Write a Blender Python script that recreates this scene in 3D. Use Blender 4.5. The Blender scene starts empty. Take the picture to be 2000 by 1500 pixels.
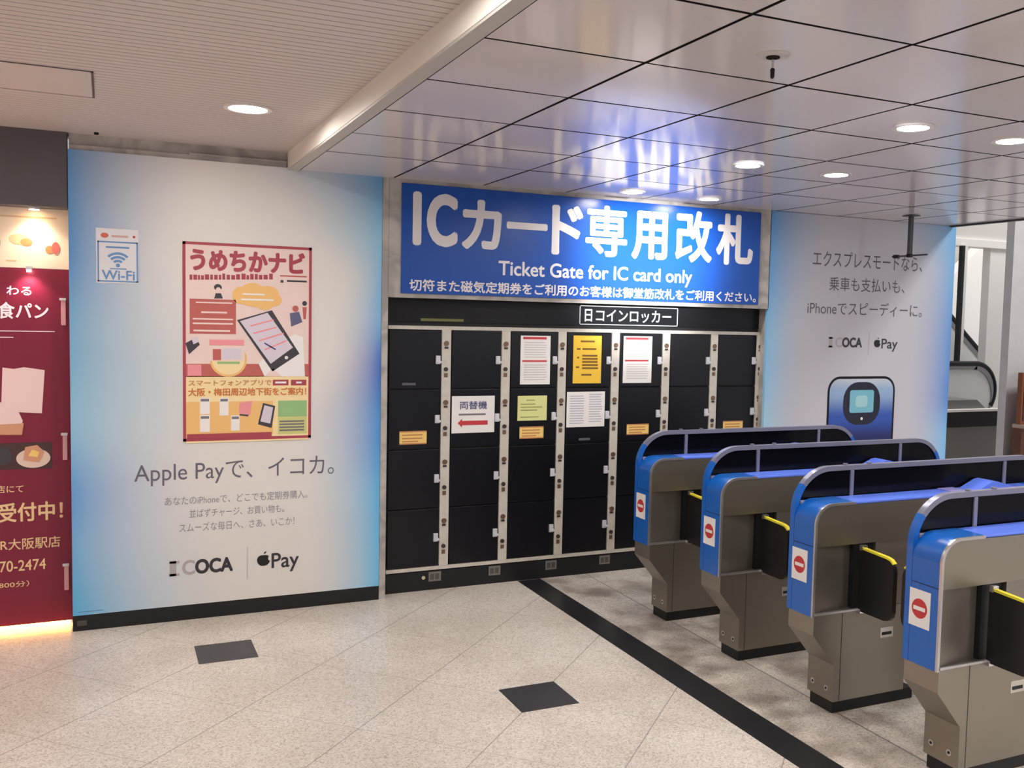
import bpy, bmesh, math, random
from mathutils import Vector, Matrix

random.seed(7)
SC = bpy.context.scene
COL = SC.collection

# ---------------------------------------------------------------- camera, world, exposure
cam_data = bpy.data.cameras.new('camera')
cam = bpy.data.objects.new('camera', cam_data)
COL.objects.link(cam)
SC.camera = cam
cam_data.sensor_width = 36.0
cam_data.lens = 1883.27 / 2000 * 36.0
cam_data.shift_x = -0.055
cam_data.clip_start = 0.05
RGT = Vector((0.90205949, -0.43099353, 0.02309216))
UPV = Vector((0.00799816, 0.07018503, 0.99750193))
FWD = Vector((0.4315376, 0.89962139, -0.06675823))
M = Matrix.Identity(4)
for i in range(3):
    M[i][0], M[i][1], M[i][2] = RGT[i], UPV[i], -FWD[i]
M[0][3], M[1][3], M[2][3] = 0.0, 0.0, 1.84
cam.matrix_world = M

world = bpy.data.worlds.new('world')
SC.world = world
world.use_nodes = True
bg = world.node_tree.nodes['Background']
bg.inputs[0].default_value = (0.86, 0.84, 0.90, 1)
bg.inputs[1].default_value = 0.5

SC.view_settings.view_transform = 'Standard'
SC.view_settings.look = 'None'
SC.view_settings.gamma = 1.0
SC.view_settings.use_curve_mapping = False
SC.view_settings.exposure = 0.1

LAMP = 190.0         # emission strength of the downlight diffusers
UPPER = 230.0        # watts of the lamp in the tall hall to the right

# upper hall light beyond the edge of the low ceiling: draws the slanting shade across the right poster wall
ld = bpy.data.lights.new('hall_light', 'AREA')
ld.shape = 'RECTANGLE'; ld.size = 0.5; ld.size_y = 1.6
ld.energy = UPPER
ld.color = (1.0, 0.97, 0.94)
lo = bpy.data.objects.new('hall_light', ld)
COL.objects.link(lo)
lo.location = (9.6, 3.2, 5.9)
lo.rotation_euler = (Vector((7.2, 6.8, 0.6)) - lo.location).to_track_quat('-Z', 'Y').to_euler()

# added unseen area light far behind on the right, brightens the blue sign sheet
ed = bpy.data.lights.new('added_sign_fill', 'AREA')
ed.shape = 'RECTANGLE'; ed.size = 1.5; ed.size_y = 0.9
ed.energy = 60.0
ed.color = (0.96, 0.98, 1.0)
eo = bpy.data.objects.new('added_sign_fill', ed)
COL.objects.link(eo)
eo.location = (9.3, -4.1, 2.75)
eo.rotation_euler = (Vector((3.46, 6.0, 2.1)) - eo.location).to_track_quat('-Z', 'Y').to_euler()

# added spot without a fitting, out of view, casts a bright pool on the sign
sd = bpy.data.lights.new('added_sign_spot', 'SPOT')
sd.energy = 4200.0; sd.spot_size = math.radians(15); sd.spot_blend = 1.0; sd.shadow_soft_size = 0.12; sd.color = (0.97, 0.98, 1.0)
sp_ = bpy.data.objects.new('added_sign_spot', sd)
COL.objects.link(sp_)
sp_.location = (2.35, 0.8, 2.62)
sp_.rotation_euler = (Vector((3.50, 6.05, 2.22)) - sp_.location).to_track_quat('-Z', 'Y').to_euler()
# added unseen area light that brightens the far hall wall and the escalators
hd = bpy.data.lights.new('added_hall_fill', 'AREA')
hd.shape = 'RECTANGLE'; hd.size = 2.0; hd.size_y = 1.0; hd.energy = 210.0; hd.color = (1.0, 0.97, 0.94)
ho = bpy.data.objects.new('added_hall_fill', hd)
COL.objects.link(ho)
ho.location = (10.6, 7.9, 6.4)
ho.rotation_euler = (Vector((10.8, 10.6, 0.8)) - ho.location).to_track_quat('-Z', 'Y').to_euler()
# warm spill from the bakery beyond the left edge
wd = bpy.data.lights.new('bakery_light', 'AREA')
wd.shape = 'DISK'; wd.size = 0.5; wd.energy = 16.0; wd.color = (1.0, 0.66, 0.45)
wo = bpy.data.objects.new('bakery_light', wd)
COL.objects.link(wo)
wo.location = (-2.3, 5.3, 1.3)
wo.rotation_euler = (Vector((-0.6, 5.2, 2.4)) - wo.location).to_track_quat('-Z', 'Y').to_euler()

D = 6.056      # poster wall plane
DL = 6.155     # locker front plane (recess)
ZC = 2.708     # tiled ceiling
ZL = 2.806     # slatted ceiling on the left

# ---------------------------------------------------------------- materials
MATS = {}
def lin(c):
    return tuple(((x / 255) / 12.92 if x / 255 <= 0.04045 else ((x / 255 + 0.055) / 1.055) ** 2.4) for x in c)

def mat(name, rgb, rough=0.5, metal=0.0, emit=0.0, spec=0.5, coat=0.0, noise=0.0, nscale=40.0):
    if name in MATS:
        return MATS[name]
    m = bpy.data.materials.new(name)
    m.use_nodes = True
    nt = m.node_tree
    b = nt.nodes['Principled BSDF']
    col = (*lin(rgb), 1)
    b.inputs['Base Color'].default_value = col
    b.inputs['Roughness'].default_value = rough
    b.inputs['Metallic'].default_value = metal
    b.inputs['Specular IOR Level'].default_value = spec
    b.inputs['Coat Weight'].default_value = coat
    b.inputs['Coat Roughness'].default_value = 0.12
    if emit:
        b.inputs['Emission Color'].default_value = col
        b.inputs['Emission Strength'].default_value = emit
    if noise:
        tc = nt.nodes.new('ShaderNodeTexCoord')
        nz = nt.nodes.new('ShaderNodeTexNoise'); nz.inputs['Scale'].default_value = nscale
        nz.inputs['Detail'].default_value = 4
        mx = nt.nodes.new('ShaderNodeMixRGB'); mx.inputs[0].default_value = 1
        nt.links.new(tc.outputs['Object'], nz.inputs['Vector'])
        rp = nt.nodes.new('ShaderNodeValToRGB')
        rp.color_ramp.elements[0].position = 0.3
        rp.color_ramp.elements[1].position = 0.7
        rp.color_ramp.elements[0].color = (*[max(0, c * (1 - noise)) for c in col[:3]], 1)
        rp.color_ramp.elements[1].color = (*[min(1, c * (1 + noise)) for c in col[:3]], 1)
        nt.links.new(nz.outputs['Fac'], rp.inputs['Fac'])
        nt.links.new(rp.outputs['Color'], b.inputs['Base Color'])
    MATS[name] = m
    return m

class Nodes:
    """small helper for math-node chains"""
    def __init__(s, m):
        s.nt = m.node_tree
    def new(s, t, **k):
        n = s.nt.nodes.new(t)
        for a, v in k.items():
            setattr(n, a, v)
        return n
    def link(s, a, b):
        s.nt.links.new(a, b)
    def math(s, op, a, b=None, c=None):
        n = s.new('ShaderNodeMath', operation=op)
        for i, x in enumerate((a, b, c)):
            if x is None: continue
            if isinstance(x, (int, float)): n.inputs[i].default_value = x
            else: s.link(x, n.inputs[i])
        return n.outputs[0]
    def mix(s, fac, a, b):
        n = s.new('ShaderNodeMixRGB')
        for i, x in zip((0, 1, 2), (fac, a, b)):
            if isinstance(x, (int, float)): n.inputs[i].default_value = x
            elif isinstance(x, tuple): n.inputs[i].default_value = (*x, 1)
            else: s.link(x, n.inputs[i])
        return n.outputs[0]
    def ramp(s, fac, stops, interp='EASE'):
        n = s.new('ShaderNodeValToRGB')
        cr = n.color_ramp; cr.interpolation = interp
        while len(cr.elements) < len(stops):
            cr.elements.new(0.5)
        for e, (p, c) in zip(cr.elements, stops):
            e.position = p; e.color = (*lin(c), 1)
        s.link(fac, n.inputs[0])
        return n.outputs[0]

def floor_material():
    m = mat('floor_terrazzo', (206, 197, 184), 0.28)
    n = Nodes(m); b = m.node_tree.nodes['Principled BSDF']
    tc = n.new('ShaderNodeTexCoord'); sp = n.new('ShaderNodeSeparateXYZ')
    n.link(tc.outputs['Object'], sp.inputs[0])
    x, y = sp.outputs[0], sp.outputs[1]
    def joints(val, off, pitch, w):
        t = n.math('DIVIDE', n.math('SUBTRACT', val, off), pitch)
        d = n.math('ABSOLUTE', n.math('SUBTRACT', n.math('FRACT', n.math('ADD', t, 0.5)), 0.5))
        return n.math('LESS_THAN', n.math('MULTIPLY', d, pitch), w)
    da = joints(n.math('SUBTRACT', x, y), -2.306, 0.855, 0.0042)
    db = joints(n.math('ADD', x, y), 6.02, 0.862, 0.0032)
    diag = n.math('MAXIMUM', n.math('MULTIPLY', da, 0.8), n.math('MULTIPLY', db, 0.5))
    right = joints(x, 3.125, 50.0, 0.0045)
    cross = joints(y, 0.35, 2.26, 0.002)
    isl = n.math('LESS_THAN', x, 2.6)
    jl = n.math('MULTIPLY', diag, isl)
    jr = n.math('MULTIPLY', n.math('MAXIMUM', right, cross), n.math('SUBTRACT', 1.0, isl))
    j = n.math('MAXIMUM', jl, jr)
    # stone chips
    vo = n.new('ShaderNodeTexVoronoi'); vo.inputs['Scale'].default_value = 150
    n.link(tc.outputs['Object'], vo.inputs['Vector'])
    sp2 = n.new('ShaderNodeSeparateColor'); n.link(vo.outputs['Color'], sp2.inputs[0])
    chips = n.ramp(sp2.outputs[0], [(0.0, (184, 173, 160)), (0.16, (209, 200, 189)), (0.45, (223, 216, 206)), (0.8, (233, 227, 219)), (1.0, (240, 236, 230))], 'LINEAR')
    nz = n.new('ShaderNodeTexNoise'); nz.inputs['Scale'].default_value = 1.6; nz.inputs['Detail'].default_value = 5
    n.link(tc.outputs['Object'], nz.inputs['Vector'])
    wear = n.ramp(nz.outputs['Fac'], [(0.3, (235, 232, 230)), (0.72, (255, 255, 255))])
    mul = n.new('ShaderNodeMixRGB', blend_type='MULTIPLY'); mul.inputs[0].default_value = 1
    n.link(chips, mul.inputs[1]); n.link(wear, mul.inputs[2])
    # scuffed walking lanes between the gates
    nz2 = n.new('ShaderNodeTexNoise'); nz2.inputs['Scale'].default_value = 3.4; nz2.inputs['Detail'].default_value = 6
    n.link(tc.outputs['Object'], nz2.inputs['Vector'])
    dirt = n.ramp(nz2.outputs['Fac'], [(0.42, (255, 255, 255)), (0.68, (176, 168, 164))])
    mul2 = n.new('ShaderNodeMixRGB', blend_type='MULTIPLY')
    n.link(n.math('MULTIPLY', n.math('SUBTRACT', 1.0, isl), 0.9), mul2.inputs[0])
    n.link(mul.outputs[0], mul2.inputs[1]); n.link(dirt, mul2.inputs[2])
    n.link(n.mix(n.math('MULTIPLY', j, 0.75), mul2.outputs[0], lin((104, 96, 90))), b.inputs['Base Color'])
    return m

def marble(name, rgb):
    m = mat(name, rgb, 0.4)
    n = Nodes(m); b = m.node_tree.nodes['Principled BSDF']
    tc = n.new('ShaderNodeTexCoord')
    nz = n.new('ShaderNodeTexNoise'); nz.inputs['Scale'].default_value = 5; nz.inputs['Detail'].default_value = 8
    nz.inputs['Distortion'].default_value = 1.4
    n.link(tc.outputs['Object'], nz.inputs['Vector'])
    lo_ = tuple(int(c * 0.84) for c in rgb)
    n.link(n.ramp(nz.outputs['Fac'], [(0.35, lo_), (0.65, rgb)]), b.inputs['Base Color'])
    return m

def steel(name, rgb, rough=0.32):
    """brushed stainless steel, grain running along x"""
    m = mat(name, rgb, rough, 0.85)
    n = Nodes(m); b = m.node_tree.nodes['Principled BSDF']
    tc = n.new('ShaderNodeTexCoord'); mp = n.new('ShaderNodeMapping')
    mp.inputs['Scale'].default_value = (3, 3, 260)
    nz = n.new('ShaderNodeTexNoise'); nz.inputs['Scale'].default_value = 1; nz.inputs['Detail'].default_value = 3
    n.link(tc.outputs['Object'], mp.inputs[0]); n.link(mp.outputs[0], nz.inputs['Vector'])
    n.link(n.math('ADD', n.math('MULTIPLY', nz.outputs['Fac'], 0.07), rough - 0.035), b.inputs['Roughness'])
    return m

def gradient_poster(name, x0, x1, z0, z1, left_stops, right_stops, lw, rw, centre):
    """printed colour wash of the poster sheet: blue bands along both edges, pale middle"""
    m = mat(name, (225, 225, 225), 0.42)
    n = Nodes(m); b = m.node_tree.nodes['Principled BSDF']
    g = n.new('ShaderNodeNewGeometry'); sp = n.new('ShaderNodeSeparateXYZ')
    n.link(g.outputs['Position'], sp.inputs[0])
    u = n.math('DIVIDE', n.math('SUBTRACT', sp.outputs[0], x0), x1 - x0)
    v = n.math('DIVIDE', n.math('SUBTRACT', sp.outputs[2], z0), z1 - z0)
    lc = n.ramp(v, left_stops); rc = n.ramp(v, right_stops)
    lwv = n.ramp(v, lw); rwv = n.ramp(v, rw)
    def fall(dist, width):
        t = n.math('MINIMUM', n.math('DIVIDE', dist, width), 1.0)
        s_ = n.math('SUBTRACT', 1.0, t)
        return n.math('POWER', s_, 1.7)
    c = n.mix(fall(u, lwv), lin(centre), lc)
    c = n.mix(fall(n.math('SUBTRACT', 1.0, u), rwv), c, rc)
    n.link(c, b.inputs['Base Color'])
    return m

# ---------------------------------------------------------------- mesh builder
class MB:
    def __init__(s):
        s.v = []; s.f = []; s.mi = []; s.mats = []
    def m(s, material):
        if material not in s.mats: s.mats.append(material)
        return s.mats.index(material)
    def add(s, verts, faces, material):
        k = len(s.v); i = s.m(material)
        s.v += [tuple(p) for p in verts]
        s.f += [[a + k for a in f] for f in faces]
        s.mi += [i] * len(faces)
        return s
    def box(s, x0, x1, y0, y1, z0, z1, material, bev=0.0):
        if bev <= 0:
            v = [(x, y, z) for z in (z0, z1) for y in (y0, y1) for x in (x0, x1)]
            return s.add(v, [(0, 2, 3, 1), (4, 5, 7, 6), (0, 1, 5, 4), (2, 6, 7, 3), (0, 4, 6, 2), (1, 3, 7, 5)], material)
        bm = bmesh.new()
        bmesh.ops.create_cube(bm, size=1)
        for q in bm.verts:
            q.co = ((x0 + x1) / 2 + q.co.x * (x1 - x0), (y0 + y1) / 2 + q.co.y * (y1 - y0), (z0 + z1) / 2 + q.co.z * (z1 - z0))
        bmesh.ops.bevel(bm, geom=bm.edges[:], offset=bev, segments=2, affect='EDGES', profile=0.6)
        return s.bm(bm, material)
    def bm(s, bm, material):
        bm.verts.index_update()
        s.add([q.co[:] for q in bm.verts], [[q.index for q in f.verts] for f in bm.faces], material)
        bm.free()
        return s
    def prism(s, pts, a0, a1, material, axis='y'):
        """extrude a 2D outline: axis y -> pts are (x,z); axis x -> (y,z); axis z -> (x,y)"""
        def P(p, a):
            return (p[0], a, p[1]) if axis == 'y' else (a, p[0], p[1]) if axis == 'x' else (p[0], p[1], a)
        n = len(pts)
        v = [P(p, a0) for p in pts] + [P(p, a1) for p in pts]
        f = [list(range(n)), list(range(2 * n - 1, n - 1, -1))]
        f += [(i, n + i, n + (i + 1) % n, (i + 1) % n) for i in range(n)]
        return s.add(v, f, material)
    def ribbon(s, inner, outer, a0, a1, material, axis='y', closed=False):
        """solid band between two matching polylines, extruded"""
        n = len(inner)
        def P(p, a):
            return (p[0], a, p[1]) if axis == 'y' else (a, p[0], p[1]) if axis == 'x' else (p[0], p[1], a)
        v = []
        for i in range(n):
            v += [P(inner[i], a0), P(outer[i], a0), P(outer[i], a1), P(inner[i], a1)]
        f = []
        r = range(n) if closed else range(n - 1)
        for i in r:
            a, b = 4 * i, 4 * ((i + 1) % n)
            for k in range(4):
                f.append((a + k, a + (k + 1) % 4, b + (k + 1) % 4, b + k))
        if not closed:
            f += [(0, 1, 2, 3), (4 * n - 1, 4 * n - 2, 4 * n - 3, 4 * n - 4)]
        return s.add(v, f, material)
    def tube(s, path, r, material, seg=10):
        path = [Vector(p) for p in path]
        rings = []
        flat = max(p.y for p in path) - min(p.y for p in path) < 1e-6 and max(p.x for p in path) - min(p.x for p in path) > 1e-6
        for i, p in enumerate(path):
            t = (path[min(i + 1, len(path) - 1)] - path[max(i - 1, 0)]).normalized()
            a = t.cross(Vector((0, 1, 0)) if flat else Vector((0, 0, 1)))
            if a.length < 1e-3: a = t.cross(Vector((1, 0, 0)))
            a.normalize(); b = t.cross(a)
            rr = r[i] if isinstance(r, (list, tuple)) else r
            rings.append([p + (a * math.cos(2 * math.pi * k / seg) + b * math.sin(2 * math.pi * k / seg)) * rr for k in range(seg)])
        v = [q for ring in rings for q in ring]
        f = [(i * seg + k, i * seg + (k + 1) % seg, (i + 1) * seg + (k + 1) % seg, (i + 1) * seg + k)
             for i in range(len(path) - 1) for k in range(seg)]
        f += [list(range(seg)), list(range(len(v) - 1, len(v) - seg - 1, -1))]
        return s.add(v, f, material)
    def disc(s, cx, cy, cz, r, h, material, axis='z', seg=32, ry=None, r2=None):
        """short cylinder from the centre towards + axis"""
        pts = []
        for rr, hh in ((r, 0), (r2 if r2 is not None else r, h)):
            for k in range(seg):
                a = 2 * math.pi * k / seg
                c, d = math.cos(a) * rr, math.sin(a) * (rr if ry is None else ry * rr / r)
                pts.append((cx + c, cy + d, cz + hh) if axis == 'z' else (cx + c, cy + hh, cz + d) if axis == 'y' else (cx + hh, cy + c, cz + d))
        f = [list(range(seg)), list(range(2 * seg - 1, seg - 1, -1))]
        f += [(k, (k + 1) % seg, seg + (k + 1) % seg, seg + k) for k in range(seg)]
        return s.add(pts, f, material)
    def ring(s, cx, cy, cz, r0, r1, h, material, axis='z', seg=36):
        def circ(r): return [(math.cos(2 * math.pi * k / seg) * r, math.sin(2 * math.pi * k / seg) * r) for k in range(seg)]
        if axis == 'z':
            i = [(cx + a, cy + b) for a, b in circ(r0)]; o = [(cx + a, cy + b) for a, b in circ(r1)]
            return s.ribbon(i, o, cz, cz + h, material, 'z', True)
        i = [(cx + a, cz + b) for a, b in circ(r0)]; o = [(cx + a, cz + b) for a, b in circ(r1)]
        return s.ribbon(i, o, cy, cy + h, material, 'y', True)
    def text(s, body, x0, x1, z0, z1, y, material, bold=0.0, depth=0.0012):
        """lettering standing on a wall facing -y, fitted into x0..x1, z0..z1"""
        c = bpy.data.curves.new('lettering_curve', 'FONT')
        c.body = body; c.size = 1.0; c.resolution_u = 5
        o = bpy.data.objects.new('lettering_curve', c)
        COL.objects.link(o)
        dg = bpy.context.evaluated_depsgraph_get()
        me = bpy.data.meshes.new_from_object(o.evaluated_get(dg))
        bpy.data.objects.remove(o); 
        xs = [p.co.x for p in me.vertices]; ys = [p.co.y for p in me.vertices]
        ax, bx, ay, by = min(xs), max(xs), min(ys), max(ys)
        sx, sz = (x1 - x0) / max(1e-6, bx - ax), (z1 - z0) / max(1e-6, by - ay)
        f = [list(p.vertices) for p in me.polygons]
        k = bold * sz                     # heavier strokes: the same outline laid a hair's breadth around itself
        x0, x1, z0, z1 = x0 + k, x1 - k, z0 + k, z1 - k
        sx, sz = (x1 - x0) / max(1e-6, bx - ax), (z1 - z0) / max(1e-6, by - ay)
        for i in range(8 if bold else 1):
            dx, dz = (k * math.cos(i * math.pi / 4), k * math.sin(i * math.pi / 4)) if bold else (0, 0)
            v = [(x0 + dx + (p.co.x - ax) * sx, y - depth - i * 0.00002, z0 + dz + (p.co.y - ay) * sz) for p in me.vertices]
            s.add(v, f, material)
        bpy.data.meshes.remove(me); bpy.data.curves.remove(c)
        return s
    def build(s, name, parent=None, smooth=False, origin=None, recalc=True, offset=(0, 0, 0)):
        """mesh coordinates are world coordinates; origin = where the object (or its thing) stands"""
        org = Vector(origin) if origin is not None else Vector((0, 0, 0))
        if parent is not None:
            org = Vector(parent['_org'])
        me = bpy.data.meshes.new(name)
        me.from_pydata([tuple(Vector(p) - org + Vector(offset)) for p in s.v], [], s.f)
        for mt in s.mats: me.materials.append(mt)
        me.polygons.foreach_set('material_index', s.mi)
        if recalc:
            bm = bmesh.new(); bm.from_mesh(me)
            bmesh.ops.recalc_face_normals(bm, faces=bm.faces[:])
            bm.to_mesh(me); bm.free()
        if smooth:
            me.polygons.foreach_set('use_smooth', [True] * len(me.polygons))
            me.set_sharp_from_angle(angle=math.radians(35))
        o = bpy.data.objects.new(name, me)
        COL.objects.link(o)
        o['_org'] = tuple(org)
        if parent is not None:
            o.parent = parent
        else:
            o.location = org
        return o

def thing(name, label, cat, loc, group=None):
    o = bpy.data.objects.new(name, None); COL.objects.link(o)
    o.empty_display_size = 0.1
    o.location = loc; o['_org'] = tuple(loc)
    o['label'] = label; o['category'] = cat
    if group: o['group'] = group
    return o
def tag(o, label, cat, group=None):
    o['label'] = label; o['category'] = cat
    if group: o['group'] = group
    return o
def struct(o):
    o['kind'] = 'structure'
    return o
def dup(root, loc, label, group=None):
    r = root.copy(); COL.objects.link(r); r.location = loc
    r['label'] = label
    if group: r['group'] = group
    for ch in root.children:
        c = ch.copy(); COL.objects.link(c); c.parent = r
        for g in ch.children:
            d = g.copy(); COL.objects.link(d); d.parent = c
    return r
def arc(cx, cz, rx, rz, a0, a1, n=10):
    return [(cx + rx * math.cos(math.radians(a0 + (a1 - a0) * k / n)), cz + rz * math.sin(math.radians(a0 + (a1 - a0) * k / n))) for k in range(n + 1)]
def rrect(x0, x1, z0, z1, r, n=6):
    return (arc(x1 - r, z1 - r, r, r, 0, 90, n) + arc(x0 + r, z1 - r, r, r, 90, 180, n)
            + arc(x0 + r, z0 + r, r, r, 180, 270, n) + arc(x1 - r, z0 + r, r, r, 270, 360, n))

# palette
m_black = mat('black_laminate', (15, 16, 22), 0.45, spec=0.25)
m_blackmatte = mat('black_matte', (16, 16, 18), 0.6)
m_base = mat('dark_skirting', (30, 30, 33), 0.45, spec=0.3)
m_cream = mat('cream_metal_post', (206, 200, 190), 0.4, noise=0.06, nscale=30)
m_white = mat('white_paper', (236, 234, 232), 0.6)
m_yellow = mat('yellow_paper', (242, 196, 62), 0.6)
m_ylabel = mat('pale_orange_label', (240, 205, 120), 0.6)
m_lime = mat('pale_green_paper', (220, 222, 150), 0.6)
m_red = mat('red_print', (196, 52, 58), 0.5)
m_ink = mat('dark_ink', (52, 48, 56), 0.6)
m_navy = mat('navy_ink', (70, 72, 120), 0.6)
m_greyink = mat('grey_ink', (120, 116, 122), 0.6)
m_chrome = mat('chrome', (205, 205, 208), 0.2, 1.0)
m_steel = steel('brushed_steel', (148, 141, 131), 0.38)
m_steel_shade = mat('recess_shade_steel', (140, 132, 124), 0.45, 0.75)  # darker copy of the steel: shade of the gate recess put into the colour
m_trim = mat('edge_trim_steel', (190, 188, 190), 0.3, 0.8)
m_steel_lt = steel('bright_steel', (206, 200, 194), 0.26)
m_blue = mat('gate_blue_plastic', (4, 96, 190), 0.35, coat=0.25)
m_bluetop = mat('gate_blue_top_glow', (100, 132, 244), 0.35)  # glow on the gate tops put into a brighter lavender blue
m_rail = mat('grey_blue_rail', (132, 132, 152), 0.3, 0.3)
m_smoke = mat('smoked_panel', (8, 8, 15), 0.15, spec=0.15)
m_flap = mat('black_rubber_flap', (17, 16, 18), 0.42)
m_fyel = mat('yellow_edge', (240, 226, 60), 0.45)
m_signblue = mat('sign_blue_sheet', (8, 74, 166), 0.25, spec=0.35)
m_signwhite = mat('sign_white_letters', (222, 218, 220), 0.4)
m_tile = mat('ceiling_tile_white', (212, 206, 210), 0.12, spec=0.2)
m_gap = mat('ceiling_gap', (46, 41, 41), 0.9, spec=0.05)
m_slat = mat('ceiling_slat', (203, 194, 194), 0.55)
m_slatgap = mat('slat_gap', (96, 88, 88), 0.9)
m_fascia = mat('beam_white', (226, 220, 212), 0.4)
m_marble = marble('marble_wall', (188, 182, 176))
m_floor = floor_material()
m_lampon = mat('lamp_diffuser', (255, 250, 242), 0.5, emit=LAMP)
m_purple = mat('wine_red_panel', (122, 22, 52), 0.4)
m_wtext = mat('white_print', (238, 226, 232), 0.5)
m_gold = mat('gold_print', (232, 198, 150), 0.5)

# ---------------------------------------------------------------- setting
b = MB(); b.box(-6, 16, -6, 14, -0.12, 0, m_floor)
struct(b.build('floor'))
b = MB(); b.box(2.588, 2.762, -6, D + 0.09, 0.0, 0.0012, mat('black_granite', (34, 34, 38), 0.3, noise=0.3, nscale=120))
struct(b.build('trim_1'))
m_dia = mat('slate_inset', (52, 52, 58), 0.33, noise=0.22, nscale=150)
for k, (cx, cy) in enumerate(((1.888, 4.193), (0.570, 5.404))):
    b = MB(); b.box(cx - 0.15, cx + 0.15, cy - 0.15, cy + 0.15, 0, 0.0012, m_dia)
    struct(b.build('trim_%d' % (k + 2)))

# tiled low ceiling: one mesh of panels under a dark backing
tx0, tp, ty0 = 1.6445, 0.6006, 5.283
xs = [1.062] + [tx0 + tp * k for k in range(0, 8)] + [6.46]
ys = [D + 0.06, ty0] + [ty0 - 0.5992 * k for k in range(1, 19)]
b = MB()
b.box(1.03, 6.46, -5.6, D + 0.2, ZC + 0.006, ZC + 0.10, m_gap)
for i in range(len(xs) - 1):
    for j in range(len(ys) - 1):
        x0, x1, y1, y0 = xs[i] + 0.0075, xs[i + 1] - 0.0075, ys[j] - 0.0075, ys[j + 1] + 0.0075
        if x1 - x0 < 0.05: continue
        t = [random.uniform(-0.0007, 0.0007) for _ in range(4)]
        b.add([(x0, y0, ZC + t[0]), (x1, y0, ZC + t[1]), (x1, y1, ZC + t[2]), (x0, y1, ZC + t[3]),
               (x0, y0, ZC + 0.006), (x1, y0, ZC + 0.006), (x1, y1, ZC + 0.006), (x0, y1, ZC + 0.006)],
              [(0, 1, 2, 3)], m_tile)
        b.add(b.v[-8:], [(0, 4, 5, 1), (1, 5, 6, 2), (2, 6, 7, 3), (3, 7, 4, 0)], m_gap)
struct(b.build('ceiling'))
# slatted ceiling on the left
b = MB(); b.box(-6, 1.0, -5.6, D + 0.3, ZL + 0.012, ZL + 0.08, m_slatgap)
y = D + 0.25
while y > -5.5:
    b.box(-6, 1.0, y - 0.047, y, ZL, ZL + 0.012, m_slat); y -= 0.053
struct(b.build('ceiling_left'))
# bulkhead between both ceilings and its metal edge
b = MB(); b.box(0.995, 1.035, -5.6, D + 0.01, ZC + 0.002, ZL + 0.06, m_fascia)
b.box(0.998, 1.056, -5.6, D + 0.01, ZC - 0.008, ZC + 0.006, mat('metal_edge', (190, 186, 182), 0.5, 0.2))
struct(b.build('trim_4'))
# right edge of the low ceiling
b = MB(); b.box(6.46, 6.50, -5.6, D + 0.5, ZC - 0.012, ZC + 0.35, mat('dark_ceiling_edge', (60, 58, 60), 0.5))
struct(b.build('trim_5'))

# poster wall: marble with the locker recess
def wall(name, *boxes):
    b = MB()
    for bx, mm in boxes: b.box(*bx, mm)
    return struct(b.build(name))
wall('wall_left', ((-0.18, 1.5785, D + 0.031, D + 0.30, 0, ZL + 0.1), m_marble), ((1.579, 1.62, D + 0.004, D + 0.30, 0, ZC + 0.1), m_marble))
wall('wall_back', ((1.6205, 4.5975, D, D + 0.30, 1.956, ZC + 0.1), m_marble))
wall('wall_right', ((4.64, 6.52, D + 0.031, D + 0.30, 0, ZC + 0.1), m_marble), ((4.598, 4.6395, D + 0.031, D + 0.6, 0, ZC + 0.1), m_marble))
wall('wall_recess', ((1.60, 4.62, D + 0.56, D + 0.7, 0, 2.0), m_blackmatte))
b = MB(); b.box(0.44, 0.99, D + 0.004, D + 0.03, 2.742, 2.752, m_marble); b.box(-0.18, 0.99, D + 0.012, D + 0.03, 2.714, 2.742, m_marble)
struct(b.build('trim_6'))
b = MB(); b.box(-0.186, 1.578, D + 0.002, D + 0.03, 0, 0.091, m_base)
b.box(-0.165, -0.115, D + 0.0, D + 0.003, 0.03, 0.06, mat('dull_plate', (70, 66, 62), 0.5))
struct(b.build('baseboard_left'))
b = MB(); b.box(4.62, 6.54, D + 0.002, D + 0.03, 0, 0.091, m_base)
struct(b.build('baseboard_right'))

# ---------------------------------------------------------------- left advertising board
X0, X1, Z0, Z1 = -0.186, 1.576, 0.091, 2.714
g = gradient_poster('poster_wash_left', X0, X1, Z0, Z1,
    [(0.0, (84, 176, 226)), (0.14, (112, 176, 224)), (0.26, (98, 160, 222)), (0.42, (138, 192, 226)), (0.6, (120, 176, 214)), (0.8, (84, 146, 206)), (1.0, (92, 146, 200))],
    [(0.0, (112, 196, 242)), (0.2, (96, 186, 238)), (0.38, (66, 150, 222)), (0.54, (50, 110, 200)), (0.68, (120, 182, 230)), (0.84, (140, 198, 232)), (1.0, (92, 158, 208))],
    [(0.0, (188, 188, 188)), (0.3, (176, 176, 176)), (0.5, (194, 194, 194)), (0.8, (164, 164, 164)), (1.0, (170, 170, 170))],
    [(0.0, (140, 140, 140)), (0.4, (150, 150, 150)), (0.6, (120, 120, 120)), (0.75, (110, 110, 110)), (0.9, (160, 160, 160)), (1.0, (190, 190, 190))],
    (226, 222, 218))
t = thing('advertising_board', 'large left wall advert, white fading to blue edges, with big grey Apple Pay lettering', 'advert board', ((X0 + X1) / 2, D, Z0), None)
MB().box(X0, X1, D, D + 0.028, Z0, Z1, g).build('printed_sheet', t)
h = MB(); h.text('Apple Payで、イコカ。', 0.137, 1.283, 0.815, 0.955, D, mat('headline_grey_ink', (104, 100, 114), 0.6)); h.build('headline_lettering', t, recalc=False)
s_ = MB()
s_.text('あなたのiPhoneで、どこでも定期券購入。', 0.30, 1.12, 0.694, 0.746, D, mat('pale_grey_ink', (146, 143, 150), 0.6))
s_.build('small_lettering', t, recalc=False); s_ = MB()
s_.text('並ばずチャージ、お買い物も。', 0.434, 0.98, 0.613, 0.664, D, mat('pale_grey_ink', (146, 143, 150), 0.6))
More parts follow.
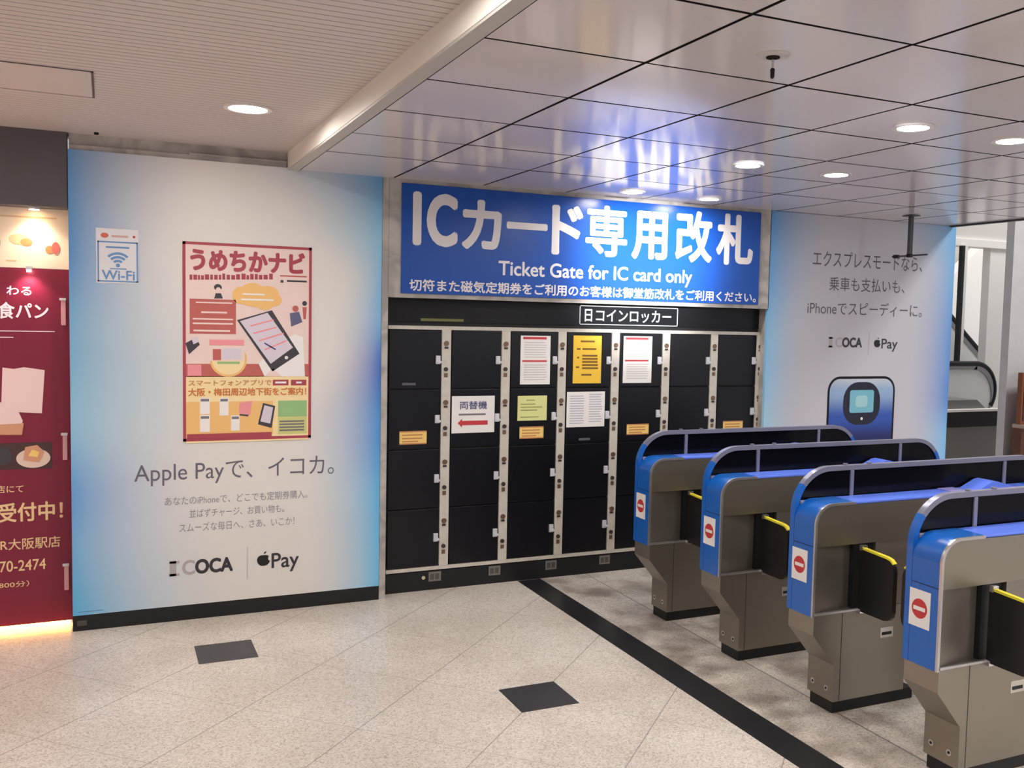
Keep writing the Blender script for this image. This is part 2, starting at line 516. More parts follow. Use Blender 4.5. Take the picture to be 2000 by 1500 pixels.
s_.build('small_lettering', t, recalc=False); s_ = MB()
s_.text('スムーズな毎日へ、さあ、いこか！', 0.378, 1.042, 0.53, 0.583, D, mat('pale_grey_ink', (146, 143, 150), 0.6))
s_.build('small_lettering', t, recalc=False)

def apple_mark(mb, cx, z0, h, y, material):
    w = h * 0.82
    body = []
    for k in range(40):
        a = 2 * math.pi * k / 40
        r = 1 - 0.10 * max(0, math.sin(a)) ** 6 * 1.6 - 0.08 * max(0, -math.sin(a)) ** 10
        px, pz = math.cos(a) * r * w / 2 * (1.0 + 0.06 * math.sin(a)), math.sin(a) * r * h * 0.40
        if px > w * 0.34 and 0.02 * h < pz + 0.04 * h < 0.24 * h:      # bite on the right
            px = w * 0.36
        body.append((cx + px, z0 + h * 0.40 + pz))
    mb.prism(body, y - 0.0012, y - 0.0004, material)
    leaf = [(cx + 0.02 * h, z0 + h * 0.80), (cx + 0.03 * h, z0 + h * 0.92), (cx + 0.17 * h, z0 + h * 1.0), (cx + 0.16 * h, z0 + h * 0.88)]
    mb.prism(leaf, y - 0.0012, y - 0.0004, material)

def logos(t, x0, x1, z0, z1, xb, zb0, zb1, ax, az, ah, px0, px1, pz0, pz1):
    lg = MB(); w = x1 - x0
    pale = mat('pale_grey_letters', (176, 170, 176), 0.5)
    lg.text('I', x0 + 0.01 * w, x0 + 0.11 * w, z0, z1, D, pale, 0.0)
    lg.box(x0, x0 + 0.16 * w, D - 0.0012, D - 0.0004, z1 - (z1 - z0) * 0.16, z1, pale)
    lg.box(x0, x0 + 0.16 * w, D - 0.0012, D - 0.0004, z0, z0 + (z1 - z0) * 0.16, pale)
    lg.text('C', x0 + 0.2 * w, x0 + 0.40 * w, z0, z1, D, pale, 0.025)
    lg.text('OCA', x0 + 0.40 * w, x1, z0, z1, D, m_ink, 0.035)
    lg.box(xb - 0.0015, xb + 0.0015, D - 0.0012, D - 0.0004, zb0, zb1, pale)
    apple_mark(lg, ax, az, ah, D, m_blackmatte)
    lg.text('Pay', px0, px1, pz0, pz1, D, m_ink, 0.012)
    lg.build('logo_row', t, recalc=False)
logos(t, 0.321, 0.68, 0.272, 0.362, 0.763, 0.215, 0.415, 0.858, 0.285, 0.094, 0.905, 1.07, 0.238, 0.362)
MB().box(-0.16, -0.03, D - 0.0012, D - 0.0003, 0.108, 0.113, mat('blue_fineprint', (92, 150, 190), 0.6)).build('fine_print', t)

# wi-fi sticker
t = thing('wifi_sticker', 'white Wi-Fi sticker with blue frame near top left of the large left advert', 'sticker', (0.059, D, 1.985))
m_wblue = mat('sticker_blue', (104, 146, 196), 0.5)
MB().box(-0.05, 0.168, D - 0.003, D - 0.0014, 1.985, 2.292, mat('sticker_white', (222, 222, 228), 0.5)).build('sheet', t)
w = MB(); yy = D - 0.003
for (a, c, e, f) in ((-0.043, 0.165, 2.212, 2.220), (-0.043, 0.165, 1.992, 2.0), (-0.043, -0.035, 1.992, 2.22), (0.157, 0.165, 1.992, 2.22)):
    w.box(a, c, yy - 0.0012, yy, e, f, m_wblue)
w.build('frame_line', t)
w = MB()
for r in (0.022, 0.043, 0.064):
    w.ribbon(arc(0.061, 2.083, r, r, 45, 135), arc(0.061, 2.083, r + 0.013, r + 0.013, 45, 135), yy - 0.0012, yy, m_wblue)
w.disc(0.061, yy - 0.0012, 2.086, 0.011, 0.001, m_wblue, 'y')
w.box(0.0, 0.12, yy - 0.0012, yy, 2.182, 2.192, m_wblue)
w.box(0.02, 0.105, yy - 0.0012, yy, 2.064, 2.070, m_wblue)
w.build('signal_symbol', t)
w = MB(); w.text('Wi-Fi', -0.022, 0.148, 2.004, 2.058, yy, m_wblue, 0.02); w.build('lettering', t, recalc=False)
w = MB(); w.disc(-0.006, yy - 0.0012, 2.252, 0.02, 0.001, mat('orange_red', (214, 108, 92), 0.5), 'y', ry=0.014)
w.box(0.03, 0.115, yy - 0.0012, yy, 2.243, 2.255, mat('rose_print', (206, 170, 168), 0.5)); w.disc(0.145, yy - 0.0012, 2.25, 0.007, 0.001, m_red, 'y')
w.build('red_logo', t)

# ---------------------------------------------------------------- framed navigation poster
PX, PW, PT, PH = 0.401, 0.738, 2.242, 1.171
t = thing('navigation_poster', 'red-framed portrait poster with a big phone drawing, stuck on the left advert', 'poster', (PX + PW / 2, D, PT - PH))
def pu(u): return PX + u * PW
def pv(v): return PT - v * PH
def q(cx, cy):                       # position on the sheet from its own 870 x 1340 layout grid
    u = (cx - 95) / 875.0
    top = 75 + 50 * u; bot = 1430 - 30 * u
    return pu(u), pv((cy - top) / (bot - top))
yP = D - 0.004
def pbox(mb, x0, y0, x1, y1, material, lift=1):
    a, c = q(x0, y0), q(x1, y1)
    mb.box(min(a[0], c[0]), max(a[0], c[0]), yP - 0.0008 * lift, yP - 0.0008 * lift + 0.0006, min(a[1], c[1]), max(a[1], c[1]), material)
def ppoly(mb, pts, material, lift=1):
    mb.prism([q(*p) for p in pts], yP - 0.0008 * lift, yP - 0.0008 * lift + 0.0006, material)
def pell(mb, cx, cy, rx, ry, material, lift=1):
    c = q(cx, cy)
    mb.disc(c[0], yP - 0.0008 * lift, c[1], rx * PW / 875, 0.0006, material, 'y', ry=ry * PH / 1340, seg=24)
m_pred = mat('poster_red', (170, 66, 82), 0.5)
m_psub = mat('poster_brick', (190, 98, 92), 0.5)
m_ppale = mat('poster_blush', (236, 212, 206), 0.5)
m_pcream = mat('poster_cream', (246, 222, 170), 0.5)
m_por = mat('poster_orange', (240, 192, 122), 0.5)
m_pdk = mat('poster_charcoal', (62, 58, 66), 0.5)
m_pwh = mat('poster_white', (240, 236, 236), 0.5)
m_pgr = mat('poster_green', (150, 190, 130), 0.5)
m_pol = mat('poster_olive', (206, 206, 130), 0.5)
m_ppk = mat('poster_pink', (238, 150, 160), 0.5)
m_pmap = mat('poster_map', (216, 206, 220), 0.5)
m_ptan = mat('poster_tan', (198, 132, 84), 0.5)
MB().box(PX, PX + PW, yP, D - 0.0014, PT - PH, PT, m_ppale).build('sheet', t)
p = MB()
for (a, c, e, f) in ((0, 1, 0, 0.014), (0, 1, 0.986, 1), (0, 0.022, 0, 1), (0.978, 1, 0, 1)):
    p.box(pu(a), pu(c), yP - 0.0014, yP, pv(f), pv(e), m_pred)
p.build('red_border', t)
p = MB(); pbox(p, 115, 985, 950, 1412, m_pcream)
pbox(p, 115, 900, 950, 985, m_psub)
pbox(p, 115, 1160, 700, 1375, m_por, 2)
pbox(p, 735, 1150, 940, 1255, m_pgr, 2); pbox(p, 735, 1262, 940, 1370, m_pol, 2)
pbox(p, 120, 1379, 690, 1392, m_pred, 4)
p.build('colour_blocks', t)
p = MB(); p.text('うめちかナビ', pu(0.055), pu(0.945), pv(0.142), pv(0.03), yP, m_pred, 0.042)
p.build('title_lettering', t, recalc=False); p = MB()
p.text('スマートフォンアプリで', q(130, 0)[0], q(688, 0)[0], q(400, 1048)[1], q(400, 1008)[1], yP - 0.001, m_ptan, 0.02)
p.build('title_lettering', t, recalc=False); p = MB()
p.text('大阪・梅田周辺地下街をご案内！', q(128, 0)[0], q(935, 0)[0], q(500, 1116)[1], q(500, 1062)[1], yP - 0.001, mat('poster_amber', (206, 120, 60), 0.5), 0.025)
p.build('title_lettering', t, recalc=False)
p = MB()
x = 140
rs = random.Random(3)
while x < 700:                        # illegible strap line of small print
    wd = rs.uniform(14, 30); pbox(p, x, 292 + rs.uniform(0, 12), x + wd, 334, m_pred, 2); x += wd + rs.uniform(5, 10)
p.build('small_print', t); p = MB()
pbox(p, 745, 305, 935, 322, m_psub, 2); p.build('small_print', t); p = MB(); pbox(p, 750, 338, 770, 356, m_pdk, 2); pbox(p, 795, 338, 935, 356, m_pdk, 2)
p.build('small_print', t)
for (a, c, e, f) in ((698, 808, 715, 792), (825, 935, 862, 902)):
    p = MB(); pbox(p, a, 1008, c, 1045, m_pred, 2); pbox(p, e, 1020, f, 1032, m_pwh, 3); p.build('red_button', t)
p = MB()
for yy_ in (1285, 1305, 1325, 1345): pbox(p, 745, yy_, 920, yy_ + 6, m_greyink, 3)
p.build('small_print', t)
p = MB(); pbox(p, 140, 460, 445, 700, m_psub, 2)
for (a, c, yy_) in ((180, 420, 480), (215, 385, 545), (160, 425, 590), (160, 425, 620), (165, 405, 668)):
    pbox(p, a, yy_, c, yy_ + 16, m_ppale, 3)
p.build('red_text_panel', t)
p = MB()
for kk, (cx, cy, rx, ry) in enumerate(((480, 440, 60, 60), (560, 410, 80, 55), (660, 430, 80, 55), (590, 470, 130, 50), (700, 470, 60, 45), (640, 500, 60, 40))):
    pell(p, cx, cy, rx, ry, m_por, 2 + 0.12 * kk)
pbox(p, 490, 425, 640, 440, m_pwh, 4); pbox(p, 480, 460, 700, 478, m_pwh, 4)
p.build('orange_cloud', t)
p = MB(); ppoly(p, [(600, 900), (690, 800), (850, 700), (910, 720), (925, 985), (640, 985)], m_pwh, 2)
ppoly(p, [(640, 985), (700, 930), (760, 985)], m_ppale, 3)
p.build('hand_drawing', t)
p = MB(); ppoly(p, [(452, 605), (690, 540), (885, 832), (695, 952)], m_pdk, 3)
ppoly(p, [(472, 612), (660, 556), (838, 790), (682, 900)], m_pmap, 4)
for (a, c, e, f) in ((540, 640, 700, 600), (560, 690, 720, 650), (600, 740, 770, 690), (640, 800, 790, 740)):
    ppoly(p, [(a, c), (e, f), (e + 4, f + 9), (a + 4, c + 9)], m_ppk, 5)
ppoly(p, [(640, 755), (720, 800), (715, 808), (636, 764)], m_navy, 5)
pell(p, 792, 858, 12, 12, m_pwh, 5)
p.build('phone_drawing', t)
p = MB(); pell(p, 395, 870, 125, 120, m_por, 2); pell(p, 395, 870, 110, 105, m_pcream, 3)
pbox(p, 268, 775, 505, 880, m_ppale, 4); pbox(p, 268, 735, 500, 775, m_ppk, 4); pbox(p, 290, 800, 345, 875, m_psub, 5); pbox(p, 350, 795, 480, 870, m_pmap, 5)
pbox(p, 320, 885, 470, 900, m_pgr, 5)
p.build('map_roundel', t)
p = MB(); pell(p, 325, 385, 26, 22, m_pdk, 2); pell(p, 328, 402, 17, 17, m_ppale, 3); ppoly(p, [(300, 460), (310, 425), (345, 425), (358, 460)], m_pdk, 2)
p.build('figure_drawing', t); p = MB(); pell(p, 920, 495, 17, 17, m_pdk, 2); ppoly(p, [(905, 520), (935, 520), (930, 600), (912, 600)], m_psub, 2)
p.build('figure_drawing', t); p = MB(); pell(p, 855, 530, 22, 22, m_psub, 2); ppoly(p, [(815, 560), (880, 550), (905, 620), (825, 650)], mat('poster_slate', (96, 96, 130), 0.5), 2)
p.build('figure_drawing', t)
p = MB(); ppoly(p, [(112, 760), (180, 722), (205, 770), (135, 835)], m_pdk, 3); ppoly(p, [(150, 730), (190, 715), (200, 750), (165, 768)], m_pmap, 4)
p.build('camera_drawing', t)
p = MB(); pbox(p, 125, 905, 215, 980, m_ppk, 3); p.build('pink_badge', t)
for (a, c, e, f) in ((205, 1130, 270, 1240), (205, 1248, 270, 1362), (335, 1130, 395, 1250), (412, 1250, 470, 1352)):
    p = MB(); pbox(p, a, c, e, f, m_pwh, 3); pbox(p, a + 5, c + 8, e - 5, c + 24, m_greyink, 4); p.build('screen_icon', t)
p = MB(); ppoly(p, [(470, 1165), (555, 1150), (540, 1250), (465, 1235)], m_ppk, 4); ppoly(p, [(470, 1240), (530, 1245), (526, 1256), (468, 1250)], m_pdk, 5)
p.build('pink_icon', t)
p = MB(); ppoly(p, [(630, 1165), (715, 1185), (690, 1335), (595, 1310)], m_pdk, 3); ppoly(p, [(640, 1180), (700, 1195), (680, 1305), (612, 1290)], m_pmap, 4)
p.build('phone_icon', t)

# ---------------------------------------------------------------- right advertising board
X0, X1, Z0, Z1 = 4.592, 6.535, 0.091, 2.706
g = gradient_poster('poster_wash_right', X0, X1, Z0, Z1,
    [(0.0, (186, 222, 244)), (0.35, (168, 212, 242)), (0.6, (140, 196, 236)), (0.85, (96, 162, 220)), (1.0, (86, 152, 214))],
    [(0.0, (140, 204, 244)), (0.3, (126, 190, 238)), (0.45, (88, 140, 214)), (0.62, (96, 150, 216)), (0.85, (112, 176, 226)), (1.0, (110, 176, 226))],
    [(0.0, (115, 115, 115)), (0.6, (125, 125, 125)), (1.0, (150, 150, 150))],
    [(0.0, (120, 120, 120)), (0.5, (140, 140, 140)), (0.85, (130, 130, 130)), (1.0, (170, 170, 170))],
    (198, 196, 206))
t = thing('advertising_board', 'right wall advert behind the gates with a phone and watch picture', 'advert board', ((X0 + X1) / 2, D, Z0))
MB().box(X0, X1, D, D + 0.028, Z0, Z1, g).build('printed_sheet', t)
m_soft = mat('soft_grey_ink', (96, 92, 104), 0.6)
h = MB()
h.text('エクスプレスモードなら、', 5.01, 6.165, 2.305, 2.43, D, m_soft, 0.0)
h.build('headline_lettering', t, recalc=False); h = MB()
h.text('乗車も支払いも、', 5.185, 5.98, 2.118, 2.228, D, m_soft, 0.0)
h.build('headline_lettering', t, recalc=False); h = MB()
h.text('iPhoneでスピーディーに。', 4.975, 6.185, 1.925, 2.035, D, m_soft, 0.0)
h.build('headline_lettering', t, recalc=False)
logos(t, 5.2, 5.548, 1.666, 1.748, 5.62, 1.61, 1.79, 5.71, 1.668, 0.085, 5.755, 5.93, 1.635, 1.742)
p = MB()
m_pgrad = mat('phone_screen_print', (60, 100, 180), 0.35)
nn = Nodes(m_pgrad); gg = nn.new('ShaderNodeNewGeometry'); ss = nn.new('ShaderNodeSeparateXYZ')
nn.link(gg.outputs['Position'], ss.inputs[0])
nn.link(nn.ramp(nn.math('DIVIDE', nn.math('SUBTRACT', ss.outputs[2], 0.7), 0.72), [(0.3, (26, 34, 96)), (0.55, (46, 84, 176)), (0.85, (150, 178, 214)), (1.0, (196, 204, 216))]), m_pgrad.node_tree.nodes['Principled BSDF'].inputs['Base Color'])
p.prism(rrect(5.212, 5.925, 0.35, 1.432, 0.12), D - 0.0012, D - 0.0004, m_black)
p.prism(rrect(5.232, 5.905, 0.37, 1.412, 0.10), D - 0.0022, D - 0.0014, m_pgrad)
p.build('phone_picture', t)
p = MB()
p.prism(rrect(5.375, 5.765, 1.035, 1.385, 0.15), D - 0.0032, D - 0.0024, mat('watch_navy', (22, 26, 48), 0.35))
p.prism(rrect(5.442, 5.696, 1.135, 1.320, 0.02), D - 0.0042, D - 0.0034, mat('watch_screen', (120, 186, 206), 0.4))
p.prism(rrect(5.50, 5.63, 1.18, 1.275, 0.03), D - 0.0052, D - 0.0044, mat('watch_screen_pale', (160, 206, 214), 0.4))
p.disc(5.575, D - 0.0042, 1.085, 0.012, 0.001, m_pwh, 'y')
p.build('watch_picture', t)

# ---------------------------------------------------------------- blue gate sign
t = thing('ticket_gate_sign', 'wide blue ticket gate sign with white lettering above the coin lockers', 'sign', (3.1, D, 1.985))
yS = D - 0.012
MB().box(1.699, 4.492, yS, D - 0.0005, 1.984, 2.682, m_signblue, 0.002).build('board', t)
h = MB()
for (ch, x0, x1, z0, z1, bo) in (('I', 1.770, 1.828, 2.292, 2.634, 0.03), ('C', 1.862, 2.072, 2.290, 2.632, 0.032), ('カ', 2.100, 2.380, 2.285, 2.612, 0.03),
                             ('ー', 2.415, 2.715, 2.436, 2.484, 0.02), ('ド', 2.745, 2.985, 2.282, 2.622, 0.03), ('専', 3.005, 3.335, 2.285, 2.64, 0.022),
                             ('用', 3.372, 3.668, 2.280, 2.625, 0.028), ('改', 3.735, 4.055, 2.278, 2.655, 0.026), ('札', 4.09, 4.425, 2.276, 2.655, 0.028)):
    h.text(ch, x0, x1, z0, z1, yS, m_signwhite, bo)
h.build('large_lettering', t, recalc=False)
h = MB(); h.text('Ticket Gate for IC card only', 2.362, 3.888, 2.095, 2.222, yS, m_signwhite, 0.018)
h.build('english_lettering', t, recalc=False)
h = MB(); h.text('切符また磁気定期券をご利用のお客様は御堂筋改札をご利用ください。', 1.752, 4.468, 2.000, 2.078, yS, m_signwhite, 0.022)
h.build('small_lettering', t, recalc=False)

# ---------------------------------------------------------------- coin lockers
def lock_x(i): return 1.655 + 0.427 * i
GRP = 'black coin locker columns'
zr = [1.752, 1.357, 0.957, 0.557, 0.160]
m_lock = mat('lock_brass', (120, 96, 80), 0.4, 0.5)
m_lockdk = mat('lock_dark', (56, 44, 42), 0.5)
m_door = mat('locker_door_navy', (13, 14, 21), 0.3, spec=0.3)
m_latch = mat('latch_white', (206, 208, 216), 0.4)
def locker(label):
    ox = lock_x(0)
    t = thing('coin_locker', label, 'coin locker', (ox, DL, 0.13), GRP)
    MB().box(ox - 0.006, ox + 0.421, DL + 0.022, DL + 0.40, 0.13, 1.80, m_blackmatte).build('carcass', t)
    fr = MB()
    fr.box(ox - 0.006, ox + 0.4205, DL - 0.004, DL + 0.021, 1.752, 1.776, m_cream)
    fr.build('top_rail', t)
    fr = MB(); fr.box(ox - 0.006, ox + 0.4205, DL - 0.004, DL + 0.021, 0.136, 0.160, m_cream)
    fr.build('bottom_rail', t)
    MB().box(ox + 0.357, ox + 0.4205, DL - 0.006, DL + 0.021, 0.160, 1.752, m_cream, 0.002).build('lock_post', t)
    for r in range(4):
        d = MB(); d.box(ox + 0.002, ox + 0.353, DL, DL + 0.02, zr[r + 1] + 0.004, zr[r] - 0.004, m_door, 0.003)
        do = d.build('door', t)
        zl = zr[r] - 0.200
        l = MB(); l.box(ox + 0.315, ox + 0.346, DL - 0.014, DL + 0.002, zl - 0.028, zl + 0.028, m_latch, 0.003)
        l.box(ox + 0.325, ox + 0.353, DL - 0.018, DL + 0.002, zl - 0.022, zl - 0.006, m_latch, 0.002)
        l.build('latch', do)
        k = MB()
        k.disc(ox + 0.387, DL - 0.014, zr[r] - 0.09, 0.017, 0.012, m_lock, 'y', 18)
        k.box(ox + 0.375, ox + 0.40, DL - 0.010, DL - 0.004, zr[r] - 0.125, zr[r] - 0.112, m_lockdk)
        k.build('coin_slot', t)
        k = MB()
        k.disc(ox + 0.385, DL - 0.016, zr[r] - 0.262, 0.014, 0.012, m_lockdk, 'y', 18)
        k.box(ox + 0.374, ox + 0.398, DL - 0.010, DL - 0.004, zr[r] - 0.315, zr[r] - 0.288, m_lock)
        k.build('key_lock', t)
    return t
LBL = ['leftmost coin locker column, beside the large left advert',
       'second coin locker column from the left, carrying the red arrow notice',
       'third coin locker column from the left, with pale green notice on its second door',
       'coin locker column with the yellow notice on its top door',
       'fifth coin locker column from the left, between yellow notice column and first plain pair',
       'sixth coin locker column from the left, doors without any paper',
       'rightmost coin locker column, next to the right advert']
lk = locker(LBL[0])
for i in range(1, 7):
    dup(lk, (lock_x(i), DL, 0.13), LBL[i], GRP)

b = MB()
b.box(1.622, 4.596, DL + 0.012, DL + 0.40, 1.80, 1.952, m_black)
tt = thing('locker_header', 'black header panel over the coin lockers with boxed white lettering', 'locker header', (3.1, DL, 1.80))
b.build('panel', tt)
yH = DL + 0.012
h = MB()
for (a, c, e, f) in ((3.032, 3.850, 1.937, 1.943), (3.032, 3.850, 1.806, 1.812), (3.032, 3.038, 1.806, 1.943), (3.844, 3.850, 1.806, 1.943)):
    h.box(a, c, yH - 0.006, yH - 0.0005, e, f, m_latch)
h.build('sign_frame', tt)
h = MB(); h.text('コインロッカー', 3.165, 3.795, 1.828, 1.918, yH, m_latch, 0.012)
h.text('日', 3.075, 3.135, 1.828, 1.918, yH, m_latch, 0.02)
h.build('lettering', tt, recalc=False)
MB().box(1.869, 2.166, yH - 0.002, yH - 0.0004, 1.808, 1.826, mat('olive_strip', (112, 112, 60), 0.5)).build('yellow_strip', tt)
b = MB(); b.box(1.622, 4.596, DL - 0.002, DL + 0.40, 0.0, 0.129, m_base)
tb = thing('locker_plinth', 'dark kick plinth running under all coin lockers', 'plinth', (3.1, DL, 0))
b.build('kick_board', tb)
for k in range(7):
    cx = 1.985 + 0.431 * k
    h = MB(); h.box(cx - 0.043, cx + 0.043, DL - 0.005, DL - 0.0023, 0.058, 0.122, mat('plate_grey', (132, 126, 122), 0.45, 0.3))
    for j in range(2):
        h.box(cx - 0.034 + j * 0.036, cx - 0.006 + j * 0.036, DL - 0.0062, DL - 0.005, 0.07, 0.11, mat('plate_dark', (84, 80, 78), 0.5))
    h.build('number_plate', tb)
h = MB(); h.disc(1.905, DL - 0.008, 0.088, 0.012, 0.0055, mat('plug_cream', (214, 206, 170), 0.5), 'y', 16)
h.build('round_plug', tb)

# ---------------------------------------------------------------- notices on the lockers
yN = DL - 0.0025
def notice(name, label, x0, x1, z0, z1, m_sheet, draw=None, cat='notice', group='notices on the lockers'):
    t = thing(name, label, cat, ((x0 + x1) / 2, yN, z0), group)
    MB().box(x0, x1, yN, DL - 0.0008, z0, z1, m_sheet).build('paper', t)
    if draw:
        pm = MB(); draw(pm, x0, x1, z0, z1); pm.build('print', t, recalc=False)
    return t
def bars(pm, x0, x1, z0, z1, rows, material, h=0.006, seed=1):
    r = random.Random(seed); w = x1 - x0; H = z1 - z0
    for (v, a, c) in rows:
        z = z1 - v * H
        pm.box(x0 + a * w, x0 + c * w * r.uniform(0.93, 1.0), yN - 0.0008, yN - 0.0001, z - h / 2, z + h / 2, material)
def label_draw(pm, x0, x1, z0, z1):
    bars(pm, x0, x1, z0, z1, [(0.3, 0.1, 0.9), (0.55, 0.1, 0.85), (0.78, 0.1, 0.7)], m_ptan, 0.008)
    pm.box(x0, x1, yN - 0.0006, yN - 0.0001, z1 - 0.008, z1, m_ptan); pm.box(x0, x1, yN - 0.0006, yN - 0.0001, z0, z0 + 0.008, m_ptan)
GL = 'small orange price labels'
notice('door_label', 'small pale orange label on the leftmost locker column', 1.73, 1.915, 0.992, 1.081, m_ylabel, label_draw, 'label', GL)
notice('door_label', 'small pale orange label below the pale green notice', 2.584, 2.766, 1.004, 1.088, m_ylabel, label_draw, 'label', GL)
notice('door_label', 'small pale orange label on the second door of the fifth locker column', 3.435, 3.62, 1.005, 1.084, m_ylabel, label_draw, 'label', GL)
notice('door_label', 'small pale orange label on the rightmost locker column', 4.282, 4.466, 1.004, 1.086, m_ylabel, label_draw, 'label', GL)
def d_arrow(pm, x0, x1, z0, z1):
    w = x1 - x0; H = z1 - z0
    pm.text('両替機', x0 + 0.18 * w, x0 + 0.82 * w, z1 - 0.36 * H, z1 - 0.14 * H, yN, m_navy, 0.015)
    bars(pm, x0, x1, z0, z1, [(0.50, 0.16, 0.84)], m_greyink, 0.012)
    zc = z0 + 0.27 * H; y0, y1 = yN - 0.0008, yN - 0.0001
    pm.prism([(x0 + 0.14 * w, zc), (x0 + 0.24 * w, zc + 0.03), (x0 + 0.24 * w, zc + 0.015), (x0 + 0.84 * w, zc + 0.015),
              (x0 + 0.84 * w, zc - 0.015), (x0 + 0.24 * w, zc - 0.015), (x0 + 0.24 * w, zc - 0.03)], y0, y1, m_red)
notice('arrow_notice', 'white notice with blue lettering and a red arrow pointing left', 2.088, 2.395, 1.057, 1.308, m_white, d_arrow)
def d_rules(pm, x0, x1, z0, z1):
    w = x1 - x0; H = z1 - z0
    bars(pm, x0, x1, z0, z1, [(0.05, 0.08, 0.92)], m_red, 0.016)
    bars(pm, x0, x1, z0, z1, [(0.52, 0.06, 0.94)], m_red, 0.012)
    bars(pm, x0, x1, z0, z1, [(0.14 + 0.05 * k, 0.12, 0.88) for k in range(7)] + [(0.6 + 0.05 * k, 0.12, 0.9) for k in range(7)], mat('faint_print', (196, 188, 188), 0.6), 0.005)
notice('rules_notice', 'tall white notice with red headings, left of the yellow notice', 2.58, 2.806, 1.383, 1.722, m_white, d_rules)
notice('rules_notice', 'tall white notice with red headings, right of the yellow notice', 3.39, 3.63, 1.387, 1.729, m_white, d_rules)
def d_yellow(pm, x0, x1, z0, z1):
    bars(pm, x0, x1, z0, z1, [(0.12, 0.25, 0.8), (0.28, 0.12, 0.25), (0.28, 0.32, 0.82)] + [(0.42 + 0.065 * k, 0.32, 0.9) for k in range(5)] + [(0.82, 0.3, 0.7), (0.46, 0.14, 0.22), (0.66, 0.1, 0.22)], mat('brown_ink', (120, 84, 30), 0.6), 0.012)
notice('yellow_notice', 'tall bright yellow notice on a top locker door', 2.985, 3.21, 1.387, 1.728, m_yellow, d_yellow)
def d_lime(pm, x0, x1, z0, z1):
    bars(pm, x0, x1, z0, z1, [(0.18, 0.3, 0.62), (0.34, 0.1, 0.6), (0.46, 0.1, 0.85), (0.58, 0.1, 0.7), (0.86, 0.1, 0.75)], mat('olive_ink', (140, 140, 80), 0.6), 0.006)
notice('green_notice', 'pale yellow green notice on the third locker column, below a white notice', 2.566, 2.788, 1.13, 1.304, m_lime, d_lime)
def d_cols(pm, x0, x1, z0, z1):
    rows = [(0.12 + 0.07 * k, 0.08, 0.46) for k in range(12)] + [(0.08 + 0.07 * k, 0.58, 0.94) for k in range(12)]
    bars(pm, x0, x1, z0, z1, rows, mat('faint_blue_print', (176, 176, 192), 0.6), 0.006)
notice('two_column_notice', 'white notice in two columns of small print, under the yellow notice', 2.943, 3.247, 1.074, 1.327, m_white, d_cols)
for (x, z, lab) in ((1.79, 1.392, 'small pale scuff tag at the bottom of the first top locker door'), (3.09, 0.985, 'small grey tag at the bottom of the door under the two column notice')):
    o = MB(); o.box(x - 0.045, x + 0.045, yN, DL - 0.0008, z - 0.008, z + 0.008, mat('tag_grey', (92, 94, 104), 0.5))
    tag(o.build('door_tag', origin=(x, yN, z)), lab, 'tag', 'small grey door tags')

